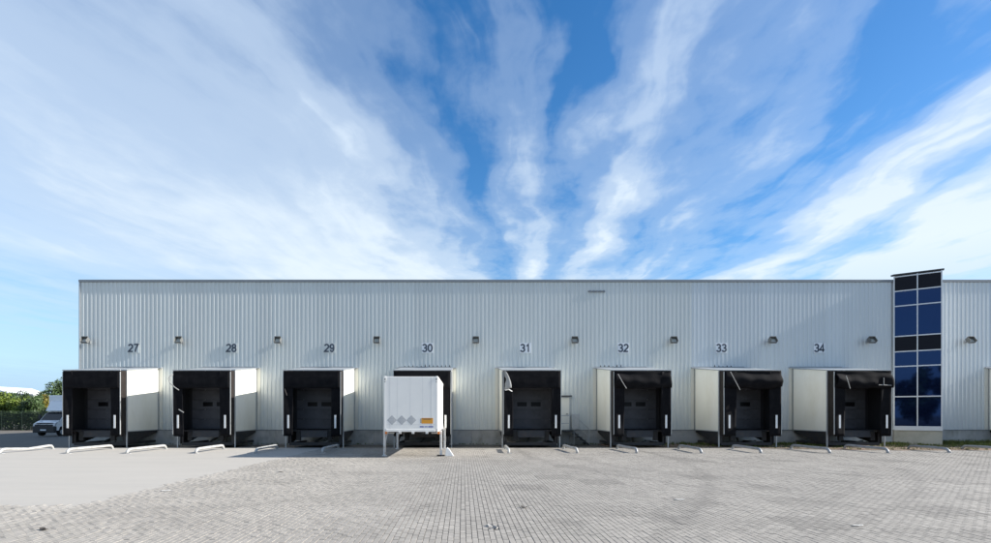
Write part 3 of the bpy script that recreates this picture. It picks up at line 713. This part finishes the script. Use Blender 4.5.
# ------------------------------------------------------------------ wheel guides
for i in [0,1,2,3,4,5,6,7,8]:
    for s in (-1, 1):
        if i == 3: continue
        if i == 8 and s == 1: continue
        rn = random.Random(i*2+s)
        x = bay(i)+s*1.72
        y0, y1 = 28.0+rn.uniform(-.25, .2), 30.9+rn.uniform(-.2, .2)
        if i >= 7: y0 += .1
        dx = rn.uniform(-.08, .08); h = .215+rn.uniform(-.02, .02); sagz = rn.uniform(-.02, .02)
        if i == 0 and s == -1: sagz = -.09
        pts = [(-dx+s*.02, y0-.16, -.03), (-dx, y0-.09, h*.55), (-dx, y0+.02, h*.92), (-dx, y0+.2, h), (0, (y0+y1)/2, h+sagz), (dx, y1-.2, h), (dx, y1-.02, h*.92), (dx, y1+.08, h*.5), (dx, y1+.12, -.03)]
        pts = [(a, b-y0, c) for a, b, c in pts]
        if i == 8: lab = 'bent steel wheel guide tube in front of the glazed bay'
        else: lab = '%s wheel guide tube on the ground in front of dock %s' % ('left' if s < 0 else 'right', WORDS[i])
        t = thing('wheel_guide', lab, 'wheel guide', (x, y0, 0), 0, 'wheel guide tubes in front of the docks')
        part('tube', MB().tube(pts, .07, 12), M_guide if i < 5 else M_guide_shaded, t, smooth=True)  # tubes seen from their shaded side take the darkened paint
        for yy in (-.10, y1-y0+.10): part('base_plate', MB().box(-.12, .12, yy-.1, yy+.1, -.01, .016), M_zinc, t, (0, 0, 0))

# ------------------------------------------------------------------ soil strip and weeds along the wall
def soil_poly():
    rn = random.Random(12); pts = [(9.0, WALL_Y-.05)]
    n = 40
    for k in range(n+1):
        x = 9.0+(47-9.0)*k/n
        edge = 33.6-3.6*min(1, max(0, (x-11)/12))+rn.uniform(-.2, .2)
        pts.append((x, edge))
    pts.append((47, WALL_Y-.05)); return pts
tag(part('soil_strip', MB().prism_z(soil_poly(), -.06, .022), M_soil), kind='structure')
def weeds():
    rn = random.Random(21); mb = MB()
    def tuft(x, y, h, n):
        for _ in range(n):
            a = rn.uniform(0, 6.28); r = rn.uniform(0, .14); hh = h*rn.uniform(.5, 1.15); w = rn.uniform(.008, .02)
            bx_, by_ = x+math.cos(a)*r, y+math.sin(a)*r
            lx, ly = math.cos(a)*hh*rn.uniform(.1, .6), math.sin(a)*hh*rn.uniform(.1, .6)
            ca, sa = math.cos(a+1.57)*w, math.sin(a+1.57)*w
            mb.add([(bx_-ca, by_-sa, 0), (bx_+ca, by_+sa, 0), (bx_+lx*.5+ca*.7, by_+ly*.5+sa*.7, hh*.6), (bx_+lx*.5-ca*.7, by_+ly*.5-sa*.7, hh*.6), (bx_+lx, by_+ly, hh)], [(0, 1, 2, 3), (3, 2, 4)])
    for _ in range(2600):
        x = rn.triangular(9, 46, 34); edge = 33.6-3.6*min(1, max(0, (x-11)/12))
        y = rn.uniform(edge+.15, WALL_Y-.15) if rn.random() < .5 else WALL_Y-abs(rn.gauss(0, .35))-.15
        hh = rn.uniform(.08, .24)*(1.5 if x > 31 else 1)*(1.0 if y > 32.5 else .5)
        tuft(x, y, hh, 9)
    for _ in range(160):
        x = rn.uniform(-24, 9); tuft(x, WALL_Y-.12-abs(rn.gauss(0, .1)), rn.uniform(.05, .14), 6)
    return mb
wd = weeds(); me = bpy.data.meshes.new('weeds'); me.from_pydata(wd.v, [], wd.f); me.materials.append(M_grass)
tag(link('weeds', me), 'low green weeds and grass along the warehouse foot', 'weeds', kind='stuff')

# ------------------------------------------------------------------ van
def van():
    X0, Y0 = -37.45, 48.3
    v = thing('box_van', 'white box van with black bumper parked by the hedge', 'van', (X0, Y0, 0))
    # cab shell: (y, z, half width) along the nose, up the windscreen to the roof
    prof = [(.02, .50, .93), (-.04, .80, .95), (.03, 1.08, .93), (.22, 1.24, .92), (.72, 1.42, .95), (1.32, 2.06, .84), (1.62, 2.26, .78), (2.1, 2.30, .78)]
    mb = MB(); n = len(prof)
    for s in (-1, 1):
        for (y, z, w) in prof: mb.v.append((s*w, y, z))
        for (y, z, w) in prof: mb.v.append((s*(w if z < 1.3 else .98), max(y, .25) if z < 1.3 else max(y, .8), min(z, 1.35)))
    for k in range(n-1): mb.f.append((k, k+1, 2*n+k+1, 2*n+k))
    mb.m = [0]*len(mb.f)
    for s in (-1, 1):
        side = [(.02, .50), (-.04, .80), (.03, 1.08), (.22, 1.24), (.72, 1.42), (1.32, 2.06), (1.62, 2.26), (2.1, 2.30), (2.1, .45), (1.2, .45), (1.12, .75), (.85, .88), (.6, .80), (.45, .5)]
        wid = {2.06: .84, 2.26: .78, 2.30: .78}
        o = len(mb.v); mb.v += [(s*(wid.get(z, .95)), y, z) for y, z in side]
        mb.f.append(tuple(o+k for k in range(len(side)))); mb.m.append(0)
    body = part('cab', mb, M_van, v)
    part('windscreen', MB().add([(-.88, .70, 1.44), (.88, .70, 1.44), (.78, 1.36, 2.14), (-.78, 1.36, 2.14), (-.88, .75, 1.40), (.88, .75, 1.40), (.78, 1.41, 2.09), (-.78, 1.41, 2.09)],
         [(0,1,2,3),(7,6,5,4),(0,4,5,1),(1,5,6,2),(2,6,7,3),(3,7,4,0)]), M_vglass, v)
    for s in (-1, 1):
        part('side_window', MB().prism_x([(.98, 1.47), (1.85, 1.47), (1.85, 2.02), (1.42, 2.02)], *sorted((s*.94, s*.965))), M_vglass, v)
        part('headlight', MB().prism_x([(-.06, .90), (.0, 1.12), (.30, 1.22), (.10, .92)], *sorted((s*.58, s*.965))), M_vlamp, v)
        part('mirror', MB().box(*sorted((s*1.0, s*1.22)), .85, .98, 1.5, 1.88), M_vblack, v, bevel=.03)
        for yy in (.82, 4.6):
            w = part('wheel', MB().tube([(s*.72, yy, .36), (s*.97, yy, .36)], .36, 18), M_rubber, v, smooth=False)
            part('rim', MB().tube([(s*.96, yy, .36), (s*.985, yy, .36)], .21, 14), M_zinc, w)
        part('door_handle', MB().box(*sorted((s*.951, s*.975)), 1.75, 1.92, 1.22, 1.26), M_vblack, v)
    part('grille', MB().box(-.80, .80, -.10, -.03, .905, 1.04), M_vblack, v, bevel=.02)
    part('bonnet_slot', MB().prism_x([(.00, 1.09), (-.02, 1.12), (.10, 1.20), (.12, 1.17)], -.75, .75), M_vblack, v)
    part('bumper', MB().box(-.97, .97, -.14, .22, .32, .90), M_vblack, v, bevel=.06)
    part('license_plate', MB().box(-.26, .26, -.16, -.142, .50, .61), M_plate, v)
    cb = part('cargo_box', MB().box(-1.10, 1.10, 1.98, 6.3, .82, 3.72), M_van, v, bevel=.04)
    part('roof_fairing', MB().prism_x([(1.2, 2.27), (1.95, 2.27), (1.95, 3.2), (1.75, 3.1)], -.8, .8), M_van, v)
    part('chassis', MB().box(-.5, .5, 1.0, 6.0, .45, .81), M_vblack, v)
van()

# ------------------------------------------------------------------ hedge, trees, fence, far buildings
def leaves(n, rad, cen, size, rn, clumps=14, z_min=.0):
    cs = []
    for _ in range(clumps):
        while True:
            p = np.array([rn.uniform(-1, 1) for _ in range(3)])
            if p.dot(p) < 1: break
        cs.append((p*.72, rn.uniform(.28, .5), rn.uniform(.25, .75)))
    V, F, T = [], [], []
    for _ in range(n):
        c, r, t = cs[rn.randrange(clumps)]
        d = np.array([rn.gauss(0, 1) for _ in range(3)]); d /= np.linalg.norm(d)
        p = c+d*r*rn.uniform(.55, 1.05)
        P = np.array(cen)+p*np.array(rad)
        if P[2] < z_min: continue
        a = np.array([rn.gauss(0, 1) for _ in range(3)]); a /= np.linalg.norm(a)
        b = np.cross(a, d); nb = np.linalg.norm(b)
        if nb < .05: continue
        b /= nb; s = size*rn.uniform(.6, 1.3); o = len(V)
        V += [tuple(P-a*s), tuple(P+b*s*.5), tuple(P+a*s), tuple(P-b*s*.5)]
        F.append((o, o+1, o+2, o+3)); T.append(min(1, max(0, t+rn.gauss(0, .15))))
    me = bpy.data.meshes.new('crown'); me.from_pydata(V, [], F)
    at = me.attributes.new('tone', 'FLOAT', 'FACE'); at.data.foreach_set('value', T)
    return me
def plant(name, label, cat, X, Y, H, rx, n, m, size, seed, group, trunk_h=None):
    rn = random.Random(seed)
    t = thing(name, label, cat, (X, Y, 0), 0, group)
    th = trunk_h if trunk_h else .25
    me = leaves(n, (rx, rx*.9, (H-th)/2*1.05), (0, 0, th+(H-th)/2), size, rn, z_min=.05); me.materials.append(m)
    link('crown', me, t)
    mb = MB().tube([(0, 0, -.1), (.05, .03, th*.6), (-.03, .02, th+.3*(H-th))], [.11+.02*H, .09+.012*H, .05], 8)
    for k in range(5):
        a = k*1.26+rn.random(); z = th+rn.uniform(0, .2)*(H-th)
        mb.tube([(0, 0, z*.8), (math.cos(a)*rx*.35, math.sin(a)*rx*.35, z+.25*(H-th)), (math.cos(a)*rx*.6, math.sin(a)*rx*.6, z+.45*(H-th))], [.06, .04, .015], 6)
    part('trunk', mb, M_bark, t)
def gx(px, Y): return (px-463)/FPX*Y
SH = [(-14, 4.9, M_leaf, 'mid green'), (0, 5.0, M_leaf, 'light green tall'), (10, 4.5, M_leafd, 'dark green'), (19, 4.3, M_leaf, 'fresh green'), (28, 4.0, M_leaf, 'pale green'), (36, 4.1, M_leafd, 'small dark green'),
      (45, 4.4, M_leafy, 'yellow-green'), (56, 4.2, M_leaf, 'broad green'), (69, 4.4, M_leaf, 'half hidden green')]
SHL = ['mid green shrub just outside the left picture edge', 'light green shrub at the left picture edge', 'dark green shrub second from the left edge', 'fresh green shrub in the middle of the hedge',
       'pale green shrub below the far white roof', 'small dark green shrub left of the yellow-green one', 'yellow-green shrub left of the van box', 'broad green shrub behind the van', 'green shrub hidden behind the first dock pod']
for k, (px, H, m, _) in enumerate(SH):
    Y = 68+((k*37) % 5)*.5
    plant('hedge_shrub', SHL[k], 'shrub', gx(px, Y), Y, H, 1.5+.15*(k % 3), 5200, m, .13, 100+k, 'shrubs of the hedge behind the fence')
plant('tree', 'dark leafy tree rising above the van beside the warehouse corner', 'tree', gx(61, 84), 84, 7.2, 2.2, 4200, M_leafd, .17, 301, 'trees behind the hedge', 2.2)
plant('tree', 'small round tree between the far white buildings', 'tree', gx(19, 120), 120, 7.9, 2.6, 2400, M_leafd, .22, 302, 'trees behind the hedge', 2.5)
plant('tree', 'distant tree above the hedge left of the van box', 'tree', gx(46, 100), 100, 6.0, 2.2, 2400, M_leafd, .2, 303, 'trees behind the hedge', 2)
fc = thing('fence', 'dark green mesh fence in front of the hedge', 'fence', (0, 65.5, 0))
for k in range(12):
    x = -66+k*2.5
    part('post', MB().box(x-.03, x+.03, -.03, .03, -.1, 2.35), M_fence, fc)
    mb = MB()
    for j in range(48): mb.box(x+.05+j*.05, x+.066+j*.05, -.006, .006, .05, 2.3)
    for j in range(7): mb.box(x+.03, x+2.47, .0065, .016, .1+j*.36, .115+j*.36)
    part('mesh_panel', mb, M_fence, fc)

def ivy():
    rn = random.Random(77); V, F, T = [], [], []
    for _ in range(9000):
        P = np.array([rn.uniform(-72, -45), rn.uniform(65.75, 66.7), 2.3*rn.random()**.9])
        a = np.array([rn.gauss(0, 1) for _ in range(3)]); a /= np.linalg.norm(a)
        b = np.cross(a, [rn.gauss(0, 1) for _ in range(3)]); b /= max(.01, np.linalg.norm(b)); z = rn.uniform(.09, .18); o = len(V)
        V += [tuple(P-a*z), tuple(P+b*z*.6), tuple(P+a*z), tuple(P-b*z*.6)]; F.append((o, o+1, o+2, o+3)); T.append(rn.uniform(.1, .6))
    me = bpy.data.meshes.new('ivy'); me.from_pydata(V, [], F); me.materials.append(M_leafd)
    at = me.attributes.new('tone', 'FLOAT', 'FACE'); at.data.foreach_set('value', T)
    tag(link('ivy', me), 'dark ivy growing behind the green mesh fence', 'ivy', kind='stuff')
ivy()
def far_building(label, x0, x1, Y, H, gable):
    b = thing('far_building', label, 'building', (x0, Y, 0))
    w = x1-x0
    part('wall', MB().box(0, w, 0, 14, 0, H), M_far, b)
    if gable:
        part('roof', MB().prism_y([(-.4, H+.01), (w+.4, H+.01), (w*.62, H+1.9)], -.4, 14.4), M_far, b)
    else:
        part('roof', MB().box(-.2, w+.2, -.2, 14.2, H+.005, H+.4), M_farroof, b)
    for k in range(int(w/3.2)):
        o = part('window', MB().box(1+k*3.2, 2.6+k*3.2, -.06, -.01, H-2.4, H-1.1), M_farwin, b)
        part('frame', MB().box(.9+k*3.2, 2.7+k*3.2, -.09, -.065, H-1.09, H-1.0).box(.9+k*3.2, 2.7+k*3.2, -.09, -.065, H-2.5, H-2.41), M_far, o)
far_building('tall white building far behind the hedge at the left edge', gx(-40, 150), gx(9, 150), 150, 7.6, True)
far_building('low white building far behind the hedge', gx(10, 135), gx(33, 135), 135, 6.4, False)

# trees across the yard, behind the viewer: they show only as the dark band in the lower panes of the bay
for k in range(8):
    plant('tree', 'broad dark tree across the yard, outside the picture', 'tree', -52+k*7.5, -62-(k % 3)*3, 12.0+(k % 3)*1.5, 5.2, 3000, M_leafd, .55, 500+k, 'trees across the yard', 1.5)
